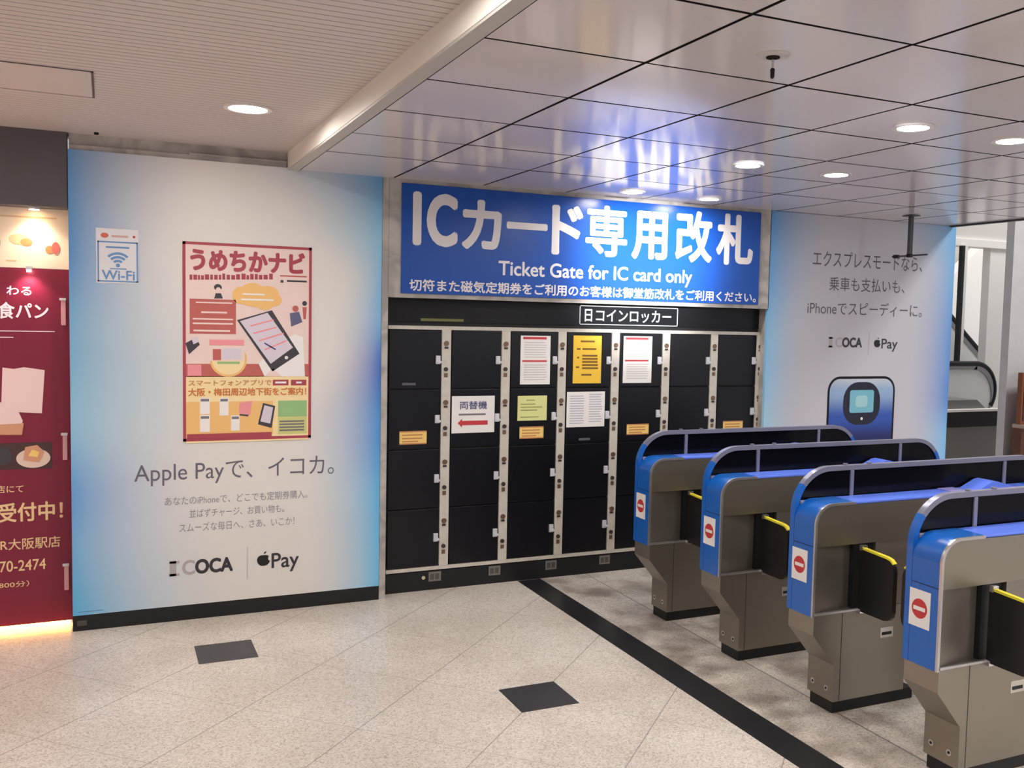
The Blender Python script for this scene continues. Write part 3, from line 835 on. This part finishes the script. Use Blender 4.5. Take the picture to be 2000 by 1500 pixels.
# ---------------------------------------------------------------- ticket gates
GX = 3.82
def gate(yc, label):
    t = thing('ticket_gate', label, 'ticket gate', (GX, yc, 0), 'automatic ticket gates in a row')
    N, F = yc - 0.09, yc + 0.09
    def X(a): return GX + a
    # upper cabinet
    top = [(X(-0.86), 0.81), (X(-0.86), 0.905)] + arc(X(-0.775), 0.915, 0.085, 0.085, 180, 90, 10) + arc(X(0.775), 0.915, 0.085, 0.085, 90, 0, 10) + [(X(0.86), 0.905), (X(0.86), 0.81)]
    c = MB(); c.prism(top, N, F - 0.03, m_steel)
    # recessed middle: front pocket slopes in towards the flap slot
    plan = [(X(-0.86), N + 0.002), (X(-0.845), N + 0.004), (X(-0.62), N + 0.045), (X(-0.62), N + 0.07), (X(-0.50), N + 0.07), (X(-0.50), N + 0.002),
            (X(0.50), N + 0.002), (X(0.50), N + 0.07), (X(0.62), N + 0.07), (X(0.62), N + 0.045), (X(0.845), N + 0.004), (X(0.86), N + 0.002), (X(0.86), F - 0.03), (X(-0.86), F - 0.03)]
    c.prism(plan, 0.492, 0.81, m_steel_shade, 'z')
    for a0, a1 in ((-0.618, -0.502), (0.502, 0.618)): c.box(X(a0), X(a1), N + 0.02, N + 0.072, 0.494, 0.808, m_blackmatte)  # black blocks standing in for the deep shade of the flap slots
    c.prism([(X(-0.30), 0.36), (X(0.30), 0.36), (X(0.40), 0.492), (X(-0.40), 0.492)], N + 0.001, F - 0.002, m_steel)
    c.box(X(-0.86), X(0.86), F - 0.03, F - 0.004, 0.492, 0.90, m_steel)
    c.build('cabinet', t)
    for s in (-1, 1):
        l = MB()
        pts = [(X(s * 0.862), 0.492), (X(s * 0.862), 0.395), (X(s * 0.73), 0.235), (X(s * 0.73), 0.058), (X(s * 0.285), 0.058), (X(s * 0.285), 0.36), (X(s * 0.30), 0.492)]
        l.prism(pts, N - 0.003, F, m_steel)
        l.box(X(s * 0.864) if s > 0 else X(-0.864), X(s * 0.864) + 0.0, N, F, 0.4, 0.48, m_steel_lt) if False else None
        lo_ = l.build('leg', t)
        e = MB(); a0, a1 = sorted((X(s * 0.86), X(s * 0.60)))
        e.box(a0, a1, N - 0.008, N + 0.004, 0.488, 0.500, m_trim, 0.002)
        e.build('ledge', lo_)
        if s < 0:
            e = MB()
            for yy_, zz in ((yc + 0.05, 0.115), (yc - 0.045, 0.112)):
                e.disc(X(-0.733), yy_, zz, 0.014, 0.0028, m_steel_lt, 'x', 18)
                e.disc(X(-0.7345), yy_, zz, 0.006, 0.0018, m_blackmatte, 'x', 12)
            e.build('screw', lo_)
            e = MB(); e.box(X(-0.450), X(-0.370), N - 0.0042, N - 0.0028, 0.335, 0.385, m_steel_lt); e.box(X(-0.440), X(-0.380), N - 0.0056, N - 0.0042, 0.348, 0.362, m_blackmatte)
            e.build('sensor_slot', lo_)
            e = MB(); e.box(X(-0.693), X(-0.690), N - 0.0042, N - 0.0028, 0.06, 0.485, mat('seam_dark', (70, 62, 56), 0.5))
            e.build('panel_seam', lo_)
        pl = MB(); a0, a1 = sorted((X(s * 0.725), X(s * 0.215)))
        pl.box(a0, a1, N + 0.005, F - 0.015, 0, 0.058, m_blackmatte, 0.004)
        pl.build('plinth', t)
        # blue front hood: vertical face, curve, start of the top
        outer = [(X(s * 0.873), 0.482), (X(s * 0.873), 0.915)] + [(X(s * p_[0]), p_[1]) for p_ in arc(0.775, 0.915, 0.098, 0.098, 0, 90, 10)] + [(X(s * 0.64), 1.013)]
        inner = [(X(s * 0.861), 0.482), (X(s * 0.861), 0.915)] + [(X(s * p_[0]), p_[1]) for p_ in arc(0.775, 0.915, 0.086, 0.086, 0, 90, 10)] + [(X(s * 0.64), 1.001)]
        fp = MB(); fp.ribbon(inner, outer, N + 0.008, F - 0.031, m_blue)
        fpo = fp.build('front_panel', t, smooth=True)
        e = MB(); e.box(*sorted((X(s * 0.8745), X(s * 0.8728))), N + 0.008, F - 0.031, 0.812, 0.816, mat('blue_seam', (14, 50, 110), 0.5)); e.build('seam', fpo)
        et = MB(); et.ribbon(inner, outer, N - 0.004, N + 0.0075, m_trim)
        et.build('edge_trim', t, smooth=True)
        if s < 0:
            st = MB(); xs_ = X(-0.8735)
            st.box(xs_ - 0.0016, xs_ - 0.0002, yc - 0.046, yc + 0.064, 0.635, 0.787, m_white)
            so = st.build('no_entry_sticker', t)
            so['label'] = 'white sticker with red no entry disc'
            st = MB(); st.disc(xs_ - 0.0028, yc + 0.009, 0.711, 0.040, 0.001, m_red, 'x', 32); st.build('red_disc', so)
            st = MB(); st.box(xs_ - 0.0038, xs_ - 0.003, yc - 0.022, yc + 0.040, 0.703, 0.719, m_white); st.build('white_bar', so)
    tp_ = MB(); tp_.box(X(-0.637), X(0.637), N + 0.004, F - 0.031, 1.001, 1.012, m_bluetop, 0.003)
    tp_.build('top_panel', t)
    # far-side rail: band rising in front, over the arch, along the top, down again
    out = [(X(-0.874), 0.482), (X(-0.874), 0.955)] + arc(X(-0.664), 0.955, 0.21, 0.205, 180, 90, 14) + arc(X(0.664), 0.955, 0.21, 0.205, 90, 0, 14) + [(X(0.874), 0.955), (X(0.874), 0.482)]
    inn = [(X(-0.851), 0.482), (X(-0.851), 0.955)] + arc(X(-0.664), 0.955, 0.187, 0.182, 180, 90, 14) + arc(X(0.664), 0.955, 0.187, 0.182, 90, 0, 14) + [(X(0.851), 0.955), (X(0.851), 0.482)]
    n = len(out)
    r = MB(); r.ribbon(inn[:9], out[:9], F - 0.030, F + 0.002, m_blue); r.build('rail_end', t, smooth=True)
    r = MB(); r.ribbon(inn[n - 9:], out[n - 9:], F - 0.030, F + 0.002, m_blue)
    r.build('rail_end', t, smooth=True)
    r = MB(); r.ribbon(inn[8:n - 8], out[8:n - 8], F - 0.030, F + 0.002, m_rail)
    ro = r.build('rail', t, smooth=True)
    r = MB()
    for xx in (-0.561, -0.408):
        r.disc(X(xx), F - 0.014, 1.158, 0.012, 0.010, m_rail, 'z', 14)
    r.build('rail_bolt', ro)
    for xx in (-0.525, 0.535):
        r = MB(); r.box(X(xx) - 0.011, X(xx) + 0.011, F - 0.028, F, 0.99, 1.135, m_rail, 0.003); r.build('post', t)
    gl = [(X(-0.851), 0.955)] + arc(X(-0.664), 0.955, 0.187, 0.182, 180, 90, 14) + arc(X(0.664), 0.955, 0.187, 0.182, 90, 0, 14) + [(X(0.851), 0.955)]
    r = MB(); r.prism(gl, F - 0.020, F - 0.010, m_smoke); r.build('smoked_panel', t)
    r = MB(); r.box(X(-0.842), X(0.842), F - 0.032, F - 0.002, 0.90, 1.004, m_rail, 0.003); r.build('sill', t)
    # flaps
    def flap(y0, y1, name):
        f = MB(); sgn = 1 if y1 > y0 else -1
        o = [(y0, 0.488), (y1 - sgn * 0.05, 0.488)] + [(y1 - sgn * 0.05 + sgn * 0.05 * math.sin(math.radians(a)), 0.538 - 0.05 * math.cos(math.radians(a))) for a in (30, 60, 90)] \
            + [(y1 - sgn * 0.05 + sgn * 0.05 * math.cos(math.radians(a)), 0.724 + 0.05 * math.sin(math.radians(a))) for a in (0, 30, 60, 90)] + [(y0, 0.784)]
        f.prism(o, X(-0.602), X(-0.578), m_flap, 'x')
        fo = f.build(name, t)
        e = MB()
        pin = [(y0, 0.786), (y1 - sgn * 0.05, 0.776)] + [(y1 - sgn * 0.05 + sgn * 0.052 * math.sin(math.radians(a)), 0.724 + 0.052 * math.cos(math.radians(a))) for a in (25, 50)]
        pout = [(y0, 0.796), (y1 - sgn * 0.05, 0.786)] + [(y1 - sgn * 0.05 + sgn * 0.062 * math.sin(math.radians(a)), 0.724 + 0.062 * math.cos(math.radians(a))) for a in (25, 50)]
        e.ribbon(pin, pout, X(-0.600), X(-0.580), m_fyel, 'x'); e.build('yellow_edge', fo)
        h_ = MB(); a0, a1 = sorted((y0 + sgn * 0.0, y0 + sgn * 0.022)); h_.box(X(-0.606), X(-0.574), a0, a1, 0.780, 0.806, m_chrome, 0.003); h_.box(X(-0.606), X(-0.574), a0, a1, 0.476, 0.500, m_chrome, 0.003)
        h_.build('hinge', fo)
    flap(N - 0.002, N - 0.225, 'flap')
    flap(F + 0.003, F + 0.29, 'flap')
    # card reader on the top
    rd = MB(); x0 = X(0.20)
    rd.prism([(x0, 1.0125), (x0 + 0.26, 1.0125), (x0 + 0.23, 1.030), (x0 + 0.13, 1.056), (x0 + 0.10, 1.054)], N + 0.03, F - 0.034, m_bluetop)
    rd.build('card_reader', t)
    rd = MB(); rd.box(X(0.03), X(0.14), N + 0.02, F - 0.04, 1.0125, 1.018, mat('reader_lavender', (150, 150, 214), 0.3), 0.002); rd.build('display', t)
    return t
GC = [5.065, 4.318, 3.560, 2.812]
gt = gate(GC[0], 'farthest ticket gate, the one standing nearest the coin lockers')
dup(gt, (GX, GC[1], 0), 'second ticket gate counting from the coin lockers')
dup(gt, (GX, GC[2], 0), 'third ticket gate counting from the coin lockers')
dup(gt, (GX, GC[3], 0), 'ticket gate nearest the camera, cut off by the right edge')

# ---------------------------------------------------------------- ceiling fittings
def downlight(x, y, z, r, label, group):
    t = thing('downlight', label, 'ceiling light', (x, y, z), group)
    MB().ring(x, y, z - 0.008, r, r + 0.022, 0.0085, mat('lamp_ring', (232, 228, 226), 0.4)).build('trim_ring', t, smooth=True)
    MB().disc(x, y, z - 0.004, r, 0.003, m_lampon).build('diffuser', t)
    return t
GR = 'round downlights in the tiled ceiling'
pos = {(0, 0): (3.157, 3.19, 'round downlight over the second nearest gate, left one of the nearer pair'),
       (1, 0): (3.745, 3.175, 'round downlight cut by the right edge of the photo'),
       (0, 1): (3.172, 4.407, 'left downlight of the middle pair in the tiled ceiling'),
       (1, 1): (3.780, 4.395, 'right downlight of the middle pair in the tiled ceiling'),
       (0, 2): (3.190, 5.725, 'left downlight of the pair nearest the blue sign'),
       (1, 2): (3.812, 5.738, 'right downlight of the pair nearest the blue sign')}
zt = ZC - 0.001
d0 = None
for k, (x, y, lab) in pos.items():
    if d0 is None: d0 = downlight(x, y, zt, 0.066, lab, GR)
    else: dup(d0, (x, y, zt), lab, GR)
for y in (1.95, 0.7, -0.6, -1.9, -3.2):  # rows added out of view to raise the general brightness
    for x in (3.17, 3.77):
        dup(d0, (x, y, zt), 'unseen round downlight added in the tiled ceiling for brightness', GR + ' behind the photographer')
for y in (0.7, -0.6, -1.9, -3.2):  # second unseen pair of rows, likewise added for brightness
    for x in (5.55, 6.15):
        dup(d0, (x, y, zt), 'unseen round downlight added in the tiled ceiling for brightness', GR + ' behind the photographer')
dl = downlight(0.613, 4.855, ZL - 0.001, 0.088, 'large downlight in the slatted left ceiling above the advert', 'downlights in the slatted ceiling')
for (x, y) in ((0.613, 2.55), (0.613, 0.25), (-1.7, 4.855), (-1.7, 2.55), (-1.7, 0.25), (0.613, -2.0), (-1.7, -2.0)):
    dup(dl, (x, y, ZL - 0.001), 'large downlight in the slatted ceiling outside the photo', 'downlights in the slatted ceiling outside the photo')

t = thing('sprinkler', 'sprinkler head on a round plate hanging from the tiled ceiling', 'sprinkler', (1.951, 2.594, ZC))
b = MB(); b.disc(1.951, 2.594, ZC - 0.006, 0.050, 0.0055, mat('plate_white', (196, 190, 192), 0.5), r2=0.056); b.build('ceiling_plate', t, smooth=True)
b = MB(); b.ring(1.951, 2.594, ZC - 0.010, 0.010, 0.022, 0.004, m_gap); b.build('cup', t)
b = MB(); b.tube([(1.951, 2.594, ZC - 0.008), (1.951, 2.594, ZC - 0.045)], 0.004, m_chrome); b.build('stem', t)
b = MB(); b.tube([(1.951, 2.594, ZC - 0.040), (1.951, 2.594, ZC - 0.046), (1.951, 2.594, ZC - 0.070), (1.951, 2.594, ZC - 0.075)], [0.003, 0.008, 0.007, 0.004], m_base); b.build('nozzle', t)

t = thing('hanging_bracket', 'thin dark ceiling rod with a crossbar in front of the right advert', 'hanging rod', (5.645, 5.68, ZC))
m_rod = mat('rod_grey', (84, 82, 88), 0.4, 0.4)
b = MB(); b.box(5.60, 5.69, 5.63, 5.73, ZC - 0.008, ZC - 0.002, m_rod, 0.002); b.build('ceiling_plate', t)
b = MB(); b.box(5.630, 5.660, 5.665, 5.695, ZC - 0.30, ZC - 0.006, m_rod, 0.003); b.build('rod', t)
b = MB(); b.box(5.637, 5.653, 5.50, 5.86, ZC - 0.318, ZC - 0.305, m_rod, 0.002); b.build('crossbar', t)
b = MB()
for yy_ in (5.68, 5.82): b.box(5.628, 5.662, yy_ - 0.02, yy_ + 0.02, ZC - 0.325, ZC - 0.298, m_base, 0.004)
b.build('clamp', t)

t = thing('access_hatch', 'flush square access hatch outline in the slatted left ceiling', 'ceiling hatch', (-0.4, 4.75, ZL))
b = MB(); b.box(-0.80, -0.05, 4.48, 5.0, ZL - 0.003, ZL - 0.0005, m_slat); b.build('hatch_panel', t)
b = MB()
for (a, c, e, f) in ((-0.81, -0.04, 4.470, 4.478), (-0.81, -0.04, 5.002, 5.010), (-0.048, -0.040, 4.470, 5.010), (-0.81, -0.802, 4.47, 5.01)):
    b.box(a, c, e, f, ZL - 0.003, ZL - 0.0005, m_slatgap)
b.build('hatch_frame', t)
b = MB(); b.disc(-0.042, 5.985, ZL - 0.012, 0.012, 0.0115, m_gap); tag(b.build('ceiling_knob', origin=(-0.042, 5.985, ZL)), 'tiny dark knob in the left ceiling above the large advert corner', 'knob')

# ---------------------------------------------------------------- bakery front on the far left
YP = 6.20
b = MB(); b.box(-2.6, -0.19, D + 0.01, D + 0.16, 2.392, ZL - 0.001, mat('charcoal_fascia', (86, 80, 85), 0.55))
tag(b.build('shop_fascia', origin=(-1.4, D, 2.392)), 'charcoal fascia band above the wine red bakery panel', 'fascia')
t = thing('bakery_panel', 'wine red bakery panel with bread picture and Japanese lettering at far left', 'panel', (-1.4, YP, 0.02))
b = MB(); b.box(-2.6, -0.19, YP, YP + 0.03, 0.03, 2.056, m_purple); b.build('red_sheet', t)
m_beige = mat('beige_print', (236, 218, 196), 0.5)
b = MB(); b.box(-2.6, -0.19, YP + 0.001, YP + 0.03, 2.058, 2.39, m_beige); b.build('beige_header', t)
b = MB(); yy = YP + 0.001
m_bprint = mat('bread_line_print', (206, 178, 140), 0.6)
for kk, (x, z, rx, rz, mm) in enumerate(((-0.435, 2.215, 0.05, 0.03, m_bprint), (-0.40, 2.20, 0.03, 0.022, m_ptan), (-0.545, 2.19, 0.02, 0.045, m_pgr), (-0.285, 2.165, 0.022, 0.022, m_ptan), (-0.255, 2.175, 0.02, 0.034, m_psub))):
    b = MB(); b.disc(x, yy - 0.001 - 0.0006 * kk, z, rx, 0.0008, mm, 'y', ry=rz, seg=20); b.build('bread_drawing', t)
for (a, c, e, f) in ((-0.53, -0.25, 2.335, 2.345), (-0.50, -0.45, 2.09, 2.098)):
    b = MB(); b.box(a, c, yy - 0.001, yy, e, f, m_bprint); b.build('fine_print', t)
h = MB()
h = MB(); h.text('わる', -0.50, -0.378, 1.905, 1.955, YP, m_wtext, 0.015); h.build('lettering', t, recalc=False)
h = MB(); h.text('食パン', -0.545, -0.295, 1.772, 1.865, YP, m_wtext, 0.02); h.build('lettering', t, recalc=False)
h = MB(); h.text('店にて', -0.565, -0.432, 0.793, 0.836, YP, m_gold, 0.01); h.build('lettering', t, recalc=False)
h = MB(); h.text('受付中！', -0.56, -0.235, 0.625, 0.735, YP, m_gold, 0.02); h.build('lettering', t, recalc=False)
h = MB(); h.text('JR大阪駅店', -0.575, -0.25, 0.455, 0.53, YP, m_gold, 0.008); h.build('lettering', t, recalc=False)
h = MB(); h.text('70-2474', -0.555, -0.325, 0.342, 0.405, YP, m_gold, 0.008); h.build('lettering', t, recalc=False)
h = MB(); h.text('800分）', -0.56, -0.41, 0.25, 0.285, YP, m_gold, 0.005); h.build('lettering', t, recalc=False)
h = MB(); h.box(-0.56, -0.265, YP - 0.001, YP - 0.0002, 1.702, 1.706, m_wtext); h.build('fine_print', t)
h = MB(); h.box(-0.56, -0.47, YP - 0.001, YP - 0.0002, 1.667, 1.671, m_wtext); h.build('fine_print', t)
m_loaf = mat('bread_pale', (234, 206, 204), 0.6); m_crust = mat('bread_crust', (206, 150, 120), 0.6)
b = MB()
b.prism([(-0.535, 1.255), (-0.335, 1.240), (-0.318, 1.485), (-0.42, 1.502), (-0.47, 1.492), (-0.525, 1.500)], YP - 0.0012, YP - 0.0002, m_loaf)
b.prism([(-0.60, 1.17), (-0.44, 1.155), (-0.43, 1.20), (-0.47, 1.30), (-0.60, 1.31)], YP - 0.0022, YP - 0.0014, m_loaf)
b.prism([(-0.60, 1.125), (-0.435, 1.120), (-0.425, 1.185), (-0.60, 1.18)], YP - 0.0032, YP - 0.0024, m_crust)
b.build('loaf_picture', t)
b = MB()
b.box(-0.60, -0.285, YP - 0.0012, YP - 0.0002, 0.925, 1.075, mat('photo_dark', (70, 44, 44), 0.6))
b.disc(-0.38, YP - 0.0022, 0.985, 0.085, 0.0008, mat('plate_cream', (222, 196, 184), 0.5), 'y', ry=0.055)
b.prism([(-0.43, 0.975), (-0.35, 0.96), (-0.325, 1.02), (-0.36, 1.06), (-0.42, 1.05)], YP - 0.0032, YP - 0.0024, m_crust)
b.prism([(-0.405, 1.0), (-0.36, 0.99), (-0.35, 1.02), (-0.385, 1.035)], YP - 0.0042, YP - 0.0034, m_ylabel)
b.disc(-0.535, YP - 0.0022, 1.0, 0.05, 0.0008, m_pdk, 'y', ry=0.05)
b.build('toast_picture', t)
for z in (1.815, 1.045, 0.285):
    b = MB(); b.box(-0.232, -0.208, YP - 0.012, YP - 0.001, z - 0.075, z + 0.075, mat('clip_pale', (214, 160, 168), 0.4), 0.003)
    b.box(-0.240, -0.206, YP - 0.016, YP - 0.001, z + 0.066, z + 0.080, m_latch, 0.002)
    b.build('side_clip', t)
# picture light on the header and strip light under the panel
t = thing('picture_light', 'small warm spotlight under the charcoal fascia over the bakery panel', 'spotlight', (-0.36, 6.13, 2.392))
b = MB(); b.disc(-0.355, 6.135, 2.378, 0.030, 0.013, m_latch, seg=24); b.build('housing', t)
b = MB(); b.disc(-0.355, 6.135, 2.3755, 0.024, 0.002, mat('warm_lamp', (255, 216, 170), 0.5, emit=40), seg=24); b.build('lens', t)
sl = bpy.data.lights.new('picture_light_beam', 'SPOT'); sl.energy = 9; sl.color = (1.0, 0.80, 0.62); sl.spot_size = math.radians(120); sl.spot_blend = 0.9; sl.shadow_soft_size = 0.03
so = bpy.data.objects.new('picture_light_beam', sl); COL.objects.link(so); so.location = (-0.355, 6.125, 2.365); so.rotation_euler = (0.12, 0, 0)
b = MB(); b.box(-0.402, -0.372, YP - 0.05, YP - 0.0005, 2.045, 2.068, m_latch, 0.003); b.box(-0.398, -0.376, YP - 0.05, YP - 0.02, 2.034, 2.044, mat('warm_lamp_small', (255, 200, 190), 0.5, emit=20))
tag(b.build('clip_light', origin=(-0.387, YP, 2.045)), 'tiny white clip light on the top edge of the wine red panel', 'clip light')
sl = bpy.data.lights.new('clip_light_beam', 'SPOT'); sl.energy = 4; sl.color = (1.0, 0.72, 0.70); sl.spot_size = math.radians(110); sl.spot_blend = 0.8; sl.shadow_soft_size = 0.02
so = bpy.data.objects.new('clip_light_beam', sl); COL.objects.link(so); so.location = (-0.387, YP - 0.06, 2.03); so.rotation_euler = (0.35, 0, 0)
b = MB(); b.box(-2.5, -0.20, YP + 0.004, YP + 0.02, 0.008, 0.028, mat('warm_strip', (255, 176, 84), 0.5, emit=26))
tag(b.build('strip_light', origin=(-1.35, YP + 0.01, 0.0)), 'warm strip light along the floor under the wine red panel', 'strip light')

# ---------------------------------------------------------------- hall beyond on the right
m_hall = mat('hall_wall', (206, 202, 198), 0.6)
m_hallw = mat('hall_white', (236, 234, 230), 0.5)
b = MB(); b.box(6.0, 16, 11.4, 11.6, 0, 6.5, m_hall); struct(b.build('wall_far'))
b = MB(); b.box(8.850, 10.9, 7.40, 7.50, 0, 5.4, mat('column_stone', (190, 188, 190), 0.5, noise=0.05, nscale=6)); struct(b.build('wall_column'))
b = MB(); b.box(7.9, 10.9, 8.98, 9.14, 2.885, 2.985, m_hallw, 0.004); b.box(7.9, 10.9, 9.02, 9.12, 2.985, 3.30, m_hall); struct(b.build('trim_7'))
b = MB(); b.box(10.34, 10.62, 9.00, 9.12, 0.35, 2.885, m_hallw); struct(b.build('trim_8'))
b = MB(); b.box(9.735, 9.775, 8.9, 8.96, 0.95, 2.885, m_blackmatte); b.box(9.80, 9.845, 8.92, 8.97, 0.95, 2.885, m_hallw); struct(b.build('trim_9'))
# escalators
def escalator(name, label, dy, xe, zt, m_hr, newel):
    t = thing(name, label, 'escalator', (xe, dy, 0), 'escalators in the far hall')
    n_ = MB()
    if newel:
        R = 0.34
        path = [(xe - 2.2, zt), (xe - R, zt)] + arc(xe - R, zt - R, R, R, 90, -35, 14)
    else:
        path = [(xe + 1.4, zt - 0.10), (xe, zt - 0.06), (xe - 0.30, zt + 0.0), (xe - 0.62, zt + 0.14), (xe - 0.95, zt + 0.38), (xe - 1.9, zt + 1.12), (xe - 2.6, zt + 1.66)]
    return t, path
t, path = escalator('escalator', 'nearer escalator end with a rounded black handrail loop right of the right advert', 8.75, 10.24, 1.40, m_base, True)
y0 = 8.75
b = MB(); b.tube([(x, y0, z) for x, z in path], 0.035, m_base, 10); b.build('handrail', t, smooth=True)
b = MB(); b.ribbon([(x - (0.06 if i > 1 else 0), z - 0.07) for i, (x, z) in enumerate(path)], [(x, z - 0.02) for x, z in path], y0 - 0.02, y0 + 0.02, mat('rail_guide', (150, 150, 150), 0.35, 0.8)); b.build('rail_guide', t)
gl = [(8.2, 0.62)] + [(x - (0.05 if i > 1 else 0), z - 0.05) for i, (x, z) in enumerate(path)]
b = MB(); b.prism(gl, y0 - 0.006, y0 + 0.006, mat('frosted_panel', (222, 224, 222), 0.4)); b.build('balustrade_panel', t)
b = MB(); b.prism([(8.2, 0.0), (10.30, 0.0), (10.30, 0.60), (9.95, 0.70), (9.55, 0.98), (8.2, 0.98)], y0 - 0.35, y0 - 0.03, mat('deck_grey', (128, 126, 122), 0.4, 0.3)); b.build('skirt', t)
b = MB(); b.box(8.9, 10.02, y0 - 0.44, y0 - 0.351, 0.845, 0.875, m_hallw, 0.004); b.build('white_ledge', t)
b = MB(); b.box(8.9, 9.98, y0 - 0.42, y0 - 0.351, 0.66, 0.844, m_blackmatte, 0.004); b.build('dark_box', t)
t = thing('escalator', 'farther escalator handrail curving up to the left behind the handrail loop', 'escalator', (10.6, 9.7, 0), 'escalators in the far hall')
y1 = 9.7
path = [(13.0, 1.36), (11.6, 1.37), (11.30, 1.40), (11.05, 1.50), (10.72, 1.76), (10.3, 2.12), (9.2, 3.05), (8.6, 3.55)]
b = MB(); b.tube([(x, y1, z) for x, z in path], 0.04, m_base, 10); b.build('handrail', t, smooth=True)
b = MB(); b.ribbon([(x, z - 0.12) for x, z in path], [(x, z - 0.035) for x, z in path], y1 - 0.02, y1 + 0.02, MATS['rail_guide']); b.build('rail_guide', t)
b = MB(); b.prism([(13.0, 0.2)] + [(x, z - 0.12) for x, z in path] + [(8.6, 0.2)], y1 - 0.01, y1 + 0.01, MATS['frosted_panel']); b.build('balustrade_panel', t)
b = MB(); b.prism([(9.2, 0), (13.2, 0), (13.2, 0.2), (9.2, 0.2)], y1 - 0.06, y1 + 0.5, MATS['deck_grey']); b.build('skirt', t)
# slanting underside of the stair far behind
b = MB(); b.prism([(8.5, 0.0), (13.2, 0.0), (13.2, 3.6), (12.6, 3.35)], 10.9, 11.1, m_hallw)
tag(b.build('stair_side', origin=(11, 11, 0.2)), 'white slanting stair side far behind the escalator', 'stair')
# framed poster at the right edge
t = thing('poster_stand', 'brown framed poster stand at the right edge of the photo', 'poster stand', (9.5, 7.2, 0))
m_brown = mat('brown_wood', (120, 66, 34), 0.45)
b = MB(); b.box(8.80, 9.7, 7.16, 7.22, 0.83, 1.385, m_brown, 0.004); b.build('frame', t)
b = MB(); b.box(8.83, 9.67, 7.152, 7.16, 0.87, 1.35, mat('poster_dusk', (60, 44, 70), 0.5)); b.box(8.86, 9.0, 7.149, 7.152, 1.12, 1.30, mat('poster_glow', (232, 200, 190), 0.5)); b.build('picture', t)
b = MB(); b.box(8.80, 9.7, 7.10, 7.26, 0.79, 0.83, mat('stand_ledge', (170, 150, 140), 0.4), 0.003); b.build('ledge', t)
b = MB(); b.box(8.80, 9.7, 7.14, 7.26, 0.0, 0.79, mat('brown_dark', (84, 46, 26), 0.5), 0.004); b.build('base', t)

for o in bpy.data.objects:
    if '_org' in o: del o['_org']
